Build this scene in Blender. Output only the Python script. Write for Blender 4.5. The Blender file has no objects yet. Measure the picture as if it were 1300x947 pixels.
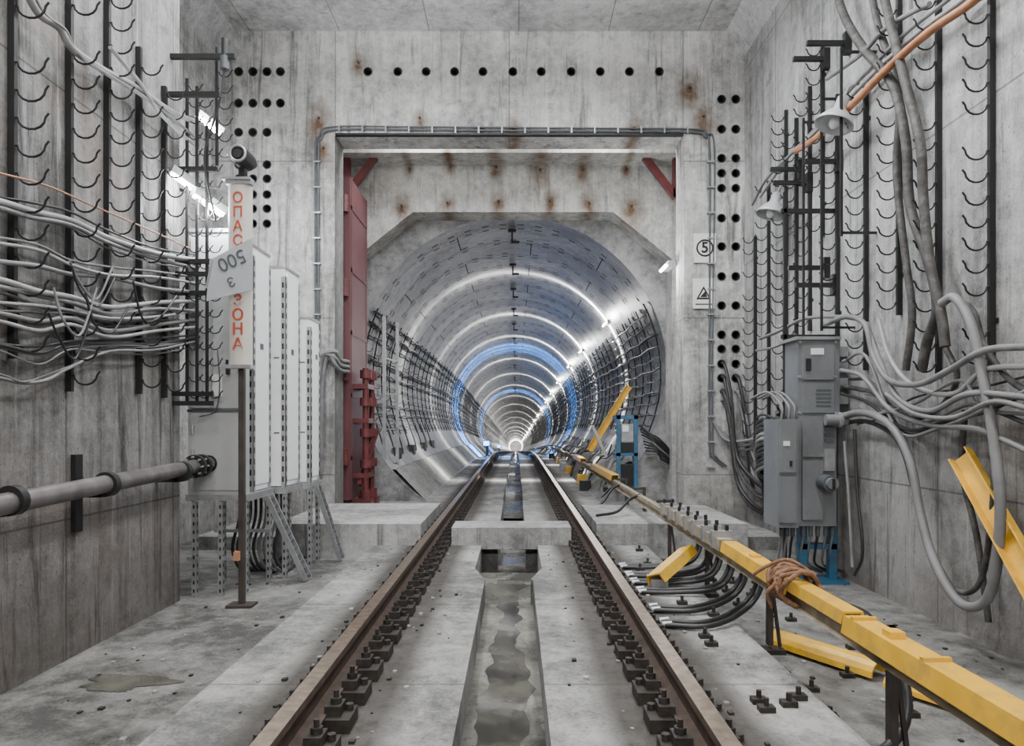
import bpy, math, random, bmesh
from mathutils import Vector, Matrix
random.seed(7)
CX,CZ=.068,1.09; VX,VY=655.,538.; F=867.
def at(px,py,Y): return Vector((CX+(px-VX)*Y/F, Y, CZ-(py-VY)*Y/F))
def onx(px,py,X):
    Y=F*(X-CX)/(px-VX); return Vector((X,Y,CZ-(py-VY)*Y/F))

# ------------------------------------------------------------ materials
def newmat(name):
    m=bpy.data.materials.new(name); m.use_nodes=True
    nt=m.node_tree; b=nt.nodes['Principled BSDF']; return m,nt,b
def simple(name,col,rough=.5,metal=0,var=.15,scale=8,bump=0.0,dirt=None,dirt_amt=.5,dscale=3):
    m,nt,b=newmat(name); N=nt.nodes; L=nt.links
    tc=N.new('ShaderNodeTexCoord'); no=N.new('ShaderNodeTexNoise'); no.inputs['Scale'].default_value=scale; no.inputs['Detail'].default_value=6
    L.new(tc.outputs['Object'],no.inputs['Vector'])
    r=N.new('ShaderNodeValToRGB'); r.color_ramp.elements[0].position=.3; r.color_ramp.elements[1].position=.7
    r.color_ramp.elements[0].color=tuple(c*(1-var) for c in col)+(1,); r.color_ramp.elements[1].color=tuple(min(1,c*(1+var)) for c in col)+(1,)
    L.new(no.outputs['Fac'],r.inputs['Fac']); out=r.outputs['Color']
    if dirt:
        n2=N.new('ShaderNodeTexNoise'); n2.inputs['Scale'].default_value=dscale; n2.inputs['Detail'].default_value=8; n2.inputs['Roughness'].default_value=.7
        L.new(tc.outputs['Object'],n2.inputs['Vector'])
        mr=N.new('ShaderNodeMapRange'); mr.inputs[1].default_value=.48; mr.inputs[2].default_value=.66; mr.inputs[4].default_value=dirt_amt
        L.new(n2.outputs['Fac'],mr.inputs[0])
        mx=N.new('ShaderNodeMixRGB'); L.new(mr.outputs[0],mx.inputs[0]); L.new(out,mx.inputs[1]); mx.inputs[2].default_value=tuple(dirt)+(1,); out=mx.outputs[0]
    L.new(out,b.inputs['Base Color']); b.inputs['Roughness'].default_value=rough; b.inputs['Metallic'].default_value=metal
    if bump:
        bp=N.new('ShaderNodeBump'); bp.inputs['Strength'].default_value=bump; bp.inputs['Distance'].default_value=.01
        L.new(no.outputs['Fac'],bp.inputs['Height']); L.new(bp.outputs[0],b.inputs['Normal'])
    return m
def emis(name,col,s):
    m,nt,b=newmat(name); b.inputs['Base Color'].default_value=tuple(col)+(1,); b.inputs['Emission Color'].default_value=tuple(col)+(1,); b.inputs['Emission Strength'].default_value=s; return m

def concrete(name,dark,light,rough=.8,streak=.5,seams=None,stains=(),warm=0.0,lowdirt=0,wet=0,spot=.5,rings=False,bumpd=.02,big=.55,rail=False,contrast=.08,stk=1.15):
    m,nt,b=newmat(name); N=nt.nodes; L=nt.links
    def node(t,**k):
        n=N.new(t)
        for a,v in k.items(): setattr(n,a,v)
        return n
    def M(op,a,bb=None,c=None,clamp=False):
        n=N.new('ShaderNodeMath'); n.operation=op; n.use_clamp=clamp
        for i,v in enumerate((a,bb,c)):
            if v is None: continue
            if isinstance(v,(int,float)): n.inputs[i].default_value=v
            else: L.new(v,n.inputs[i])
        return n.outputs[0]
    tc=node('ShaderNodeTexCoord'); P=tc.outputs['Object']
    sep=node('ShaderNodeSeparateXYZ'); L.new(P,sep.inputs[0])
    def noise(scale,det=8,rg=.6,vec=P,dist=0):
        n=node('ShaderNodeTexNoise'); n.inputs['Scale'].default_value=scale; n.inputs['Detail'].default_value=det; n.inputs['Roughness'].default_value=rg; n.inputs['Distortion'].default_value=dist
        L.new(vec,n.inputs['Vector']); return n.outputs['Fac']
    mp=node('ShaderNodeMapping'); mp.inputs['Scale'].default_value=(3.5,3.5,.22); L.new(P,mp.inputs[0])
    mp2=node('ShaderNodeMapping'); mp2.inputs['Scale'].default_value=(14,14,.5); L.new(P,mp2.inputs[0])
    n1=noise(big,10,.65,dist=.4); n2=noise(9,8,.7); n3=noise(1.6,8,.7,mp.outputs[0]); n4=noise(60,3,.6)
    s=M('ADD',M('MULTIPLY',n1,1.0),M('MULTIPLY',n2,.6)); s=M('ADD',s,M('MULTIPLY',n3,streak)); s=M('ADD',s,M('MULTIPLY',n4,.3))
    s=M('DIVIDE',s,1.9+streak)
    mr=node('ShaderNodeMapRange'); mr.inputs[1].default_value=.5-contrast; mr.inputs[2].default_value=.5+contrast*.85; L.new(s,mr.inputs[0])
    mx=node('ShaderNodeMixRGB'); L.new(mr.outputs[0],mx.inputs[0]); mx.inputs[1].default_value=tuple(dark)+(1,); mx.inputs[2].default_value=tuple(light)+(1,)
    col=mx.outputs[0]
    def mixc(fac,c,col,bt='MIX'):
        q=node('ShaderNodeMixRGB',blend_type=bt)
        if isinstance(fac,(int,float)): q.inputs[0].default_value=fac
        else: L.new(fac,q.inputs[0])
        L.new(col,q.inputs[1]); 
        if isinstance(c,tuple): q.inputs[2].default_value=c+(1,)
        else: L.new(c,q.inputs[2])
        return q.outputs[0]
    if streak:
        n5=noise(2.2,10,.75,mp.outputs[0],.6)
        f=M('MULTIPLY',M('MULTIPLY',M('SUBTRACT',n5,.54),9,clamp=True),spot,clamp=True)
        col=mixc(f,tuple(c*.42 for c in dark),col)
        n8=noise(1.3,6,.7,mp2.outputs[0],.2)
        f=M('MULTIPLY',M('MULTIPLY',M('SUBTRACT',n8,.6),12,clamp=True),min(1,streak)*.7,clamp=True)
        col=mixc(f,tuple(min(1,c*1.35) for c in light),col)
    nb=noise(3.2,9,.72,dist=.8); f=M('MULTIPLY',M('MULTIPLY',M('SUBTRACT',nb,.57),10,clamp=True),.5*spot)
    col=mixc(f,tuple(c*.5 for c in dark),col)
    vo=node('ShaderNodeTexVoronoi'); vo.inputs['Scale'].default_value=14; L.new(P,vo.inputs['Vector'])
    pit=M('LESS_THAN',vo.outputs['Distance'],.1); col=mixc(M('MULTIPLY',pit,.55),tuple(c*.4 for c in dark),col)
    if warm:
        n6=noise(.9,8,.7,dist=.5); f=M('MULTIPLY',M('MULTIPLY',M('SUBTRACT',n6,.5),5,clamp=True),warm); col=mixc(f,(.18,.11,.08),col)
    if lowdirt:
        z=M('SUBTRACT',lowdirt,sep.outputs[2]); f=M('MULTIPLY',z,.42,clamp=True); f=M('MULTIPLY',f,M('ADD',M('MULTIPLY',n3,1.3),.0),clamp=True); col=mixc(f,(.075,.055,.043),col)
    hgt=n2
    if seams:
        ax,per,off,zp,zo=seams; fs=None
        for o,p,of in ((sep.outputs[ax],per,off),(sep.outputs[2] if zp else None,zp,zo)):
            if o is None: continue
            fr=M('FRACT',M('DIVIDE',M('SUBTRACT',o,of-100*p),p)); q=M('LESS_THAN',fr,.012/p*1.2); fs=q if fs is None else M('MAXIMUM',fs,q)
        col=mixc(M('MULTIPLY',fs,.6),tuple(c*.35 for c in dark),col); hgt=M('SUBTRACT',hgt,fs)
    if rings:
        fl=M('FLOOR',sep.outputs[1]); wn=node('ShaderNodeTexWhiteNoise',noise_dimensions='1D'); L.new(fl,wn.inputs['W'])
        f=M('MULTIPLY',wn.outputs['Value'],.5); col=mixc(f,(.05,.05,.05),col)
    if rail:
        ax_=M('SUBTRACT',M('ABSOLUTE',sep.outputs[0]),.8); d=M('SUBTRACT',1,M('DIVIDE',M('ABSOLUTE',ax_),.4),clamp=True)
        f=M('MULTIPLY',M('MULTIPLY',d,3,clamp=True),M('ADD',M('MULTIPLY',n2,1.0),.4),clamp=True); col=mixc(f,(.045,.039,.034),col)
    if stains:
        acc=None; nz=noise(7,5,.6)
        for (x,z,r) in stains:
            dx=M('SUBTRACT',sep.outputs[0],x); dz=M('MULTIPLY',M('SUBTRACT',sep.outputs[2],z-r*.3),.62)
            d=M('SQRT',M('ADD',M('MULTIPLY',dx,dx),M('MULTIPLY',dz,dz))); v=M('SUBTRACT',1,M('DIVIDE',d,r*1.25),clamp=True)
            acc=v if acc is None else M('MAXIMUM',acc,v)
        f=M('MULTIPLY',M('MULTIPLY',acc,M('MULTIPLY',nz,1.8)),stk,clamp=True); col=mixc(f,(.13,.075,.04),col)
    L.new(col,b.inputs['Base Color'])
    b.inputs['Roughness'].default_value=rough
    if wet:
        n7=noise(1.1,7,.65); f=M('MULTIPLY',M('SUBTRACT',n7,.53 if wet<1 else .44),7,clamp=True); f=M('MULTIPLY',f,min(wet,1))
        L.new(M('SUBTRACT',rough,M('MULTIPLY',f,rough-.1)),b.inputs['Roughness'])
        c2=mixc(M('MULTIPLY',f,.6),(.035,.034,.03),col); L.new(c2,b.inputs['Base Color'])
        inv=M('SUBTRACT',.6,M('MULTIPLY',f,.5))
    bp=node('ShaderNodeBump'); bp.inputs['Strength'].default_value=.6; bp.inputs['Distance'].default_value=bumpd
    if wet: L.new(inv,bp.inputs['Strength'])
    L.new(hgt,bp.inputs['Height']); L.new(bp.outputs[0],b.inputs['Normal'])
    return m

stain_px=[(405,150,9.15,.2),(411,188,9.15,.12),(652,163,9.15,.13),(805,163,9.15,.14),(876,112,9.15,.2),(893,148,9.15,.18),(533,150,9.15,.1),(455,80,9.15,.13)]
st1=[(at(a,b_,c).x,at(a,b_,c).z,d) for a,b_,c,d in stain_px]
stain2=[(630,213,.14),(686,216,.17),(740,216,.15),(572,210,.1),(510,262,.16),(568,258,.15),(633,256,.15),(698,256,.15),(748,258,.17),(802,262,.21),(520,215,.09),(795,215,.09)]
st2=[(at(a,b_,10.9).x,at(a,b_,10.9).z,d) for a,b_,d in stain2]
mPortal=concrete('portal_concrete',(.2,.2,.195),(.68,.68,.66),seams=(0,2.33,-2.36,2.1,.4),stains=st1,streak=.6,spot=.85,lowdirt=1.6,warm=.08)
mSecond=concrete('gate_concrete',(.22,.217,.207),(.62,.615,.59),stains=st2,streak=.5,spot=.7,warm=.08)
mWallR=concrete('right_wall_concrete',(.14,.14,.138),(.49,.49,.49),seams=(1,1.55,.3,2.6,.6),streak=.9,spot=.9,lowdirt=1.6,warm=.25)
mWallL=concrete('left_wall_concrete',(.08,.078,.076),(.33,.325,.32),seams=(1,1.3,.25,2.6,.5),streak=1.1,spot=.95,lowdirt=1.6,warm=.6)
mCeil=concrete('ceiling_concrete',(.26,.26,.26),(.66,.66,.66),seams=(0,1.2,.1,None,0))
mFloor=concrete('floor_concrete',(.055,.054,.051),(.23,.226,.215),wet=.97,streak=0,big=1.2,spot=.7)
mSlab=concrete('slab_concrete',(.105,.105,.102),(.35,.346,.335),streak=0,seams=(1,1.5,.4,None,0),big=1.0,spot=.8,rail=True)
mTrench=concrete('trench_concrete',(.07,.067,.058),(.25,.24,.21),streak=0,wet=1.0,big=2.5,rough=.7,bumpd=.01)
mBlock=concrete('threshold_concrete',(.15,.15,.145),(.43,.43,.42),streak=.3,spot=.7)
mTun=concrete('tunnel_concrete',(.12,.12,.12),(.38,.38,.38),rough=.4,streak=0,rings=True,big=.8,spot=.6,bumpd=.008)
mBlack=simple('black_steel',(.02,.02,.021),.5,.3)
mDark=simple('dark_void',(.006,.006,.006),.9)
mSleeve=simple('sleeve_plastic',(.05,.05,.05),.6)
mRailTop=simple('rail_running_surface',(.34,.27,.21),.3,.8,.3,20)
mRail=simple('rail_rusty',(.08,.054,.042),.7,.25,.35,15)
mFast=simple('fastener_rusty',(.042,.036,.032),.6,.4,.4,30)
mCabG=simple('cable_grey',(.18,.18,.185),.5,0,.3,6,dirt=(.07,.068,.065))
mCabL=simple('cable_light',(.31,.31,.31),.5,0,.2,6,dirt=(.1,.1,.09))
mCabD=simple('cable_dirty',(.045,.042,.04),.65,0,.5,14,.3,dirt=(.2,.19,.175),dirt_amt=.4,dscale=12)
mCabB=simple('cable_black',(.02,.02,.022),.4)
mOrange=simple('cable_orange',(.42,.2,.12),.5,0,.2)
mCopper=simple('copper_conduit',(.5,.21,.1),.42,.15,.25,10,dirt=(.2,.1,.06))
mYel=simple('yellow_fibreglass',(.74,.42,.03),.38,0,.14,5,dirt=(.3,.22,.1),dirt_amt=.55,dscale=6)
mWood=simple('rail_support_tan',(.3,.25,.18),.7,0,.35,10,dirt=(.1,.09,.07))
mGal=simple('galvanised_steel',(.38,.39,.4),.42,.6,.15,15)
mPanel=simple('white_panel',(.9,.91,.93),.4,0,.02,3)
mCabi=simple('cabinet_grey',(.4,.41,.42),.45,0,.06,3,dirt=(.25,.24,.22),dirt_amt=.3)
mBox=simple('switchbox_grey',(.2,.212,.225),.4,.2,.12,6,dirt=(.09,.09,.09))
mBlue=simple('blue_paint',(.03,.12,.22),.45,0,.2,dirt=(.05,.05,.05))
mRed=simple('dark_red_paint',(.13,.045,.05),.5,0,.2,3,dirt=(.08,.045,.045))
mRed2=simple('red_paint',(.12,.027,.028),.4,0,.3,9,dirt=(.04,.02,.02))
mBeige=simple('sign_beige',(.6,.57,.52),.4,0,.05)
mRedT=simple('red_lettering',(.5,.07,.035),.5)
mWhite=simple('sign_white',(.78,.78,.76),.4,0,.04)
mPlate=simple('plate_grey',(.42,.45,.48),.45,0,.06)
mInk=simple('ink_black',(.015,.015,.015),.5)
mInkG=simple('ink_grey',(.08,.09,.1),.5)
mShade=simple('enamel_shade',(.5,.52,.54),.3,.2,.06)
mRope=simple('rope',(.2,.1,.055),.8,0,.4,40)
mPipe=simple('steel_pipe',(.17,.155,.155),.42,.4,.35,7,dirt=(.06,.05,.045))
mPost=simple('rusty_post',(.06,.05,.045),.6,.3,.3)
mLamp=emis('lamp_tube',(1,.98,.94),30)
mLampFill=emis('lamp_fill',(1,.98,.96),14)  # glowing tubes of the added fill luminaires
mBlueL=emis('lamp_blue',(.25,.5,1),8)

# ------------------------------------------------------------ mesh builder
class MB:
    def __init__(s): s.V=[];s.F=[];s.M=[];s.S=[];s.mats=[]
    def mi(s,m):
        if m not in s.mats: s.mats.append(m)
        return s.mats.index(m)
    def add(s,v,f,m,smooth=False):
        o=len(s.V); s.V+= [tuple(p) for p in v]; i=s.mi(m)
        for q in f: s.F.append([o+k for k in q]); s.M.append(i); s.S.append(smooth)
    def box(s,x0,x1,y0,y1,z0,z1,m,mat=None):
        v=[Vector((x,y,z)) for z in (z0,z1) for y in (y0,y1) for x in (x0,x1)]
        if mat is not None: v=[mat@p for p in v]
        s.add(v,[(0,2,3,1),(4,5,7,6),(0,1,5,4),(2,6,7,3),(0,4,6,2),(1,3,7,5)],m)
    def beam(s,p0,p1,w,h,m,up=Vector((0,0,1))):
        p0=Vector(p0);p1=Vector(p1);d=(p1-p0).normalized()
        if abs(d.dot(up))>.98: up=Vector((1,0,0))
        a=d.cross(up).normalized(); b=a.cross(d)
        v=[]
        for p in (p0,p1):
            for sx,sy in ((-1,-1),(1,-1),(1,1),(-1,1)): v.append(p+a*sx*w/2+b*sy*h/2)
        s.add(v,[(0,3,2,1),(4,5,6,7),(0,1,5,4),(1,2,6,5),(2,3,7,6),(3,0,4,7)],m)
    def prof(s,pr,p0,p1,m,up=Vector((0,0,1)),capped=True,closed=True,smooth=False):
        p0=Vector(p0);p1=Vector(p1);d=(p1-p0).normalized(); a=d.cross(up).normalized(); b=a.cross(d)
        n=len(pr); v=[p+a*x+b*y for p in (p0,p1) for x,y in pr]
        f=[(i,(i+1)%n,n+(i+1)%n,n+i) for i in range(n if closed else n-1)]
        if capped: f+=[tuple(range(n))[::-1],tuple(range(n,2*n))]
        s.add(v,f,m,smooth)
    def tube(s,pts,r,m,seg=8,cap=True,closed=False):
        pts=[Vector(p) for p in pts]; n=len(pts); v=[];f=[]
        a=None
        for i,p in enumerate(pts):
            if closed: d=(pts[(i+1)%n]-pts[i-1])
            else: d=(pts[min(i+1,n-1)]-pts[max(i-1,0)])
            if d.length<1e-9: d=Vector((0,1,0))
            d.normalize()
            if a is None:
                t=Vector((0,0,1)) if abs(d.z)<.9 else Vector((1,0,0)); a=d.cross(t).normalized()
            else:
                a=(a-d*a.dot(d)); a.normalize()
            b=d.cross(a); rr=r[i] if isinstance(r,(list,tuple)) else r
            for k in range(seg):
                t=2*math.pi*k/seg; v.append(p+a*math.cos(t)*rr+b*math.sin(t)*rr)
        for i in range(n if closed else n-1):
            j=(i+1)%n
            for k in range(seg): f.append((i*seg+k,i*seg+(k+1)%seg,j*seg+(k+1)%seg,j*seg+k))
        s.add(v,f,m,True)
        if cap and not closed: s.add([v[k] for k in range(seg)],[tuple(range(seg))[::-1]],m); s.add(v[-seg:],[tuple(range(seg))],m)
    def cyl(s,p0,p1,r,m,seg=14,r2=None): s.tube([p0,p1],[r,r if r2 is None else r2],m,seg)
    def obj(s,name,parent=None,loc=None):
        me=bpy.data.meshes.new(name); me.from_pydata(s.V,[],s.F)
        for m in s.mats: me.materials.append(m)
        me.polygons.foreach_set('material_index',s.M); me.polygons.foreach_set('use_smooth',s.S); me.update()
        o=bpy.data.objects.new(name,me); bpy.context.scene.collection.objects.link(o)
        if parent: o.parent=parent
        return o
def smooth(pts,n=6):
    pts=[Vector(p) for p in pts]; out=[]
    P=[pts[0]*2-pts[1]]+pts+[pts[-1]*2-pts[-2]]
    for i in range(1,len(P)-2):
        a,b,c,d=P[i-1:i+3]
        for k in range(n):
            t=k/n; out.append(.5*((2*b)+(c-a)*t+(2*a-5*b+4*c-d)*t*t+(3*b-a-3*c+d)*t**3))
    out.append(pts[-1]); return out
def empty(name):
    e=bpy.data.objects.new(name,None); bpy.context.scene.collection.objects.link(e); return e
def text(s,loc,size,mat,parent,name,rot=(math.pi/2,0,0),sx=1,bold=.0):
    c=bpy.data.curves.new(name,'FONT'); c.body=s; c.size=size; c.align_x='CENTER'; c.align_y='CENTER'; c.extrude=.002; c.offset=bold
    o=bpy.data.objects.new(name,c); bpy.context.scene.collection.objects.link(o); o.location=loc; o.rotation_euler=rot; o.scale=(sx,1,1)
    o.data.materials.append(mat); o.parent=parent; return o
def light(name,kind,loc,e,parent=None,col=(.96,.98,1),size=.1,rot=None,sy=None,gonio=None,base=.03):
    l=bpy.data.lights.new(name,kind); l.energy=e; l.color=col
    if kind=='AREA':
        l.shape='RECTANGLE'; l.size=size; l.size_y=sy or size
    else: l.shadow_soft_size=size
    if gonio:   # luminaire distribution: strongest perpendicular to the tunnel axis
        l.use_nodes=True; nt=l.node_tree; em=[n for n in nt.nodes if n.type=='EMISSION'][0]
        ge=nt.nodes.new('ShaderNodeNewGeometry'); sp=nt.nodes.new('ShaderNodeSeparateXYZ'); nt.links.new(ge.outputs['Incoming'],sp.inputs[0])
        prev=sp.outputs[1]
        for op,v,sw in (('ABSOLUTE',None,0),('SUBTRACT',1.0,1),('POWER',gonio,0),('ADD',base,0)):
            q=nt.nodes.new('ShaderNodeMath'); q.operation=op
            if sw: q.inputs[0].default_value=v; nt.links.new(prev,q.inputs[1])
            else:
                nt.links.new(prev,q.inputs[0])
                if v is not None: q.inputs[1].default_value=v
            prev=q.outputs[0]
        nt.links.new(prev,em.inputs['Strength'])
    o=bpy.data.objects.new(name,l); bpy.context.scene.collection.objects.link(o); o.location=loc
    if rot: o.rotation_euler=rot
    if parent: o.parent=parent
    return o

# ------------------------------------------------------------ shell
PY=9.15; PT=.45; XR=3.13; XL=-2.67; XLR=-3.94; ZC=6.35; GZ=-.35; SZ=-.21
OX0,OX1,OT=-2.36,2.32,4.95
holes=[]
for x in (467,505,541,577,613,651,687,725,762,799,837): holes.append((x,91))
for x in (303,321,339,356): holes+= [(x,91),(x,131)]
for y in (168,209,227,247,265,284):
    for x in (303,321,339): holes.append((x,y))
for y in (126,164,201,220,239,277,313,351,388,425,443,462,480):
    for x in (916,934): holes.append((x,y))
w=MB()
out=[(XLR-.3,-.9),(OX0,-.9),(OX0,OT),(OX1,OT),(OX1,-.9),(XR+.3,-.9),(XR+.3,ZC+.3),(XLR-.3,ZC+.3)]
n=len(out); v=[(x,PY,z) for x,z in out]+[(x,PY+PT,z) for x,z in out]
w.add(v,[tuple(range(n)),tuple(range(n,2*n))[::-1]]+[(i,n+i,n+(i+1)%n,(i+1)%n) for i in range(n)],mPortal)
wp=w.obj('wall_portal')
bm=bmesh.new(); bm.from_mesh(wp.data); bmesh.ops.recalc_face_normals(bm,faces=bm.faces); bm.to_mesh(wp.data); bm.free()
c=MB(); rings=MB()
for hx,hy in holes:
    p=at(hx,hy,PY); r=.062
    c.cyl((p.x,PY-.05,p.z),(p.x,PY+.36,p.z),r,mSleeve,16)
    k=20; vv=[];
    for rr,yy in ((r-.002,PY+.02),(r-.002,PY-.006),(r-.012,PY-.006),(r-.012,PY+.34)):
        for i in range(k):
            t=2*math.pi*i/k; vv.append((p.x+rr*math.cos(t),yy,p.z+rr*math.sin(t)))
    ff=[(a*k+i,a*k+(i+1)%k,(a+1)*k+(i+1)%k,(a+1)*k+i) for a in range(3) for i in range(k)]
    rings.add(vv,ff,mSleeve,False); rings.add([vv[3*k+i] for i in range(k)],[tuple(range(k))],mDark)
co=c.obj('cutter')
bm=bmesh.new(); bm.from_mesh(co.data); bmesh.ops.remove_doubles(bm,verts=bm.verts,dist=1e-5); bmesh.ops.recalc_face_normals(bm,faces=bm.faces); bm.to_mesh(co.data); bm.free()
md=wp.modifiers.new('b','BOOLEAN'); md.object=co; md.operation='DIFFERENCE'; md.solver='EXACT'
bpy.context.view_layer.update(); dg=bpy.context.evaluated_depsgraph_get()
nm=bpy.data.meshes.new_from_object(wp.evaluated_get(dg)); wp.modifiers.clear(); wp.data=nm; bpy.data.objects.remove(co)
ho=rings.obj('cable_sleeves',wp)

G0,G1=10.9,11.35
w=MB()
oc=[(-2.52,-.9),(-2.52,3.72),(-1.58,4.47),(1.62,4.47),(2.56,3.72),(2.56,-.9)]
outl=[(3.6,-.9),(3.6,6.6),(-3.6,6.6),(-3.6,-.9)]
pl=oc+outl; n=len(pl); v=[(x,G0,z) for x,z in pl]+[(x,G1,z) for x,z in pl]
quads=[(0,1,8,9),(1,2,8),(2,3,7,8),(3,4,7),(4,5,6,7)]
w.add(v,list(quads)+[tuple(n+i for i in q)[::-1] for q in quads]+[(i,i+1,n+i+1,n+i) for i in range(5)],mSecond)
w.obj('wall_gate')
w=MB(); w.box(XR,XR+.3,-4,PY,-.9,ZC+.3,mWallR); w.box(3.0,3.3,PY+PT,G0,-.9,ZC+.3,mSecond); w.obj('wall_right')
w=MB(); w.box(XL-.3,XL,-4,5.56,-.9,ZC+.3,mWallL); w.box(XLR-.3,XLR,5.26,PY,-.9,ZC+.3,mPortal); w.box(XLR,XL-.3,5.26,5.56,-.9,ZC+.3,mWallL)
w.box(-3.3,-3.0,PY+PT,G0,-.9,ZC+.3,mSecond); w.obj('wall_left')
w=MB(); w.box(-4.3,3.5,-4.3,-4,-.9,ZC+.3,mWallR); w.obj('wall_back')
w=MB(); w.box(-4.3,3.5,-4.3,11.3,ZC,ZC+.3,mCeil)
for sx,x in ((1,XR),(-1,XLR)):
    y0=-4 if sx>0 else 5.56
    v=[(x,y0,ZC-.34),(x-sx*.25,y0,ZC),(x,y0,ZC),(x,PY,ZC-.34),(x-sx*.25,PY,ZC),(x,PY,ZC)]
    w.add(v,[(0,1,4,3),(0,2,1),(3,4,5)],mCeil)
v=[(XL,-4,ZC-.5),(XL+.4,-4,ZC),(XL,5.56,ZC-.5),(XL+.4,5.56,ZC)]
w.add(v,[(0,1,3,2)],mCeil)
w.obj('ceiling')

def drop(y):
    if y<20: return 0
    if y<34: return -.04*(y-20)**2/28
    return -.28-.04*(y-34)
w=MB()
w.box(-4.3,-1.46,-4,PY,-.9,GZ,mFloor); w.box(1.5,3.5,-4,PY,-.9,GZ,mFloor)
TW=.19
w.box(-1.46,-TW,-4,5.7,-.9,SZ,mSlab); w.box(TW+.02,1.5,-4,5.7,-.9,SZ,mSlab)
for sg in (-1,1):
    a=[(sg*1.46,5.7),(sg*TW,5.7),(sg*.3,6.15),(sg*.3,7.3),(sg*1.46,7.3)]
    n=5; v=[(x,y,SZ) for x,y in a]+[(x,y,-.95) for x,y in a]
    fs=[tuple(range(5)),]+[(i,(i+1)%5,5+(i+1)%5,5+i) for i in range(5)]
    w.add(v,fs,mSlab)
w.box(-.31,.31,-4,6.93,-.95,-.42,mTrench)
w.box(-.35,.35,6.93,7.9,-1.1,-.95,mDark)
w.box(-.62,.66,7.3,7.8,-.25,-.02,mBlock)
w.box(-2.5,-.95,7.3,PY+.05,-.9,.02,mBlock); w.box(.95,2.6,7.45,PY+.05,-.9,.0,mBlock)
w.box(-.95,-.62,7.3,7.8,-.9,SZ,mBlock); w.box(.62,.95,7.3,7.8,-.9,SZ,mBlock)
w.box(-3.6,-.14,7.8,11.5,-.9,-.2,mSlab); w.box(.18,3.6,7.8,11.5,-.9,-.2,mSlab); w.box(-.2,.25,7.8,11.5,-.95,-.6,mTrench)
ys=[11.5,16,20]+[20+2*i for i in range(1,8)]+list(range(38,301,8))
for sg,a,b in ((-1,-1.9,-.15),(1,.19,1.9)):
    v=[];f=[]
    for y in ys:
        z=drop(y)-.2; v+=[(a,y,z),(b,y,z)]
    for i in range(len(ys)-1): f.append((2*i,2*i+1,2*i+3,2*i+2))
    w.add(v,f,mSlab)
    v=[]; e=b if sg<0 else a
    for y in ys: v+=[(e,y,drop(y)-.2),(e,y,drop(y)-.6)]
    w.add(v,[(2*i,2*i+1,2*i+3,2*i+2) for i in range(len(ys)-1)],mTrench)
    v=[]
    for y in ys: v+=[(sg*1.45,y,drop(y)-.2),(sg*1.95,y,drop(y)+.32),(sg*2.4,y,drop(y)+.34)]
    w.add(v,[(3*i+j,3*i+j+1,3*i+4+j,3*i+3+j) for i in range(len(ys)-1) for j in (0,1)],mBlock)
v=[]
for y in ys: v+=[(-.15,y,drop(y)-.5),(.19,y,drop(y)-.5)]
w.add(v,[(2*i,2*i+1,2*i+3,2*i+2) for i in range(len(ys)-1)],mTrench)
w.obj('floor')
# shallow water: one continuous film along the drain, one small patch on the walkway
w=MB()
mWater,nt,b=newmat('shallow_water'); b.inputs['Roughness'].default_value=.05; b.inputs['Specular IOR Level'].default_value=.9
tcn=nt.nodes.new('ShaderNodeTexCoord'); nn=nt.nodes.new('ShaderNodeTexNoise'); nn.inputs['Scale'].default_value=3.5; nn.inputs['Detail'].default_value=7
nt.links.new(tcn.outputs['Object'],nn.inputs['Vector']); rr_=nt.nodes.new('ShaderNodeValToRGB'); rr_.color_ramp.elements[0].position=.38; rr_.color_ramp.elements[1].position=.66
rr_.color_ramp.elements[0].color=(.04,.038,.033,1); rr_.color_ramp.elements[1].color=(.13,.124,.105,1); nt.links.new(nn.outputs['Fac'],rr_.inputs['Fac']); nt.links.new(rr_.outputs['Color'],b.inputs['Base Color'])
bpn=nt.nodes.new('ShaderNodeBump'); bpn.inputs['Strength'].default_value=.08; bpn.inputs['Distance'].default_value=.01; nt.links.new(nn.outputs['Fac'],bpn.inputs['Height']); nt.links.new(bpn.outputs[0],b.inputs['Normal'])
v=[]; ny=110
for i in range(ny):
    y=-1+7.6*i/(ny-1); e=.02*math.sin(y*5)+.014*math.sin(y*13+1)+.008*math.sin(y*31)
    wd_=.10+.035*math.sin(y*2.1)+.012*math.sin(y*17)
    v+=[(.01+e-wd_,y,-.417),(.01+e+wd_+.01*math.sin(y*23),y,-.417)]
w.add(v,[(2*i,2*i+1,2*i+3,2*i+2) for i in range(ny-1)],mWater)
k=48; v=[]
for i in range(k):
    t=2*math.pi*i/k; q=1+.2*math.sin(3*t+1)+.12*math.sin(5*t+2)+.07*math.sin(9*t+1)+.04*math.sin(14*t); v.append((-2.1+.24*q*math.cos(t),3.8+.12*q*math.sin(t),GZ+.004))
w.add(v,[tuple(range(k))],mWater)
w.obj('water_puddles')

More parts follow.
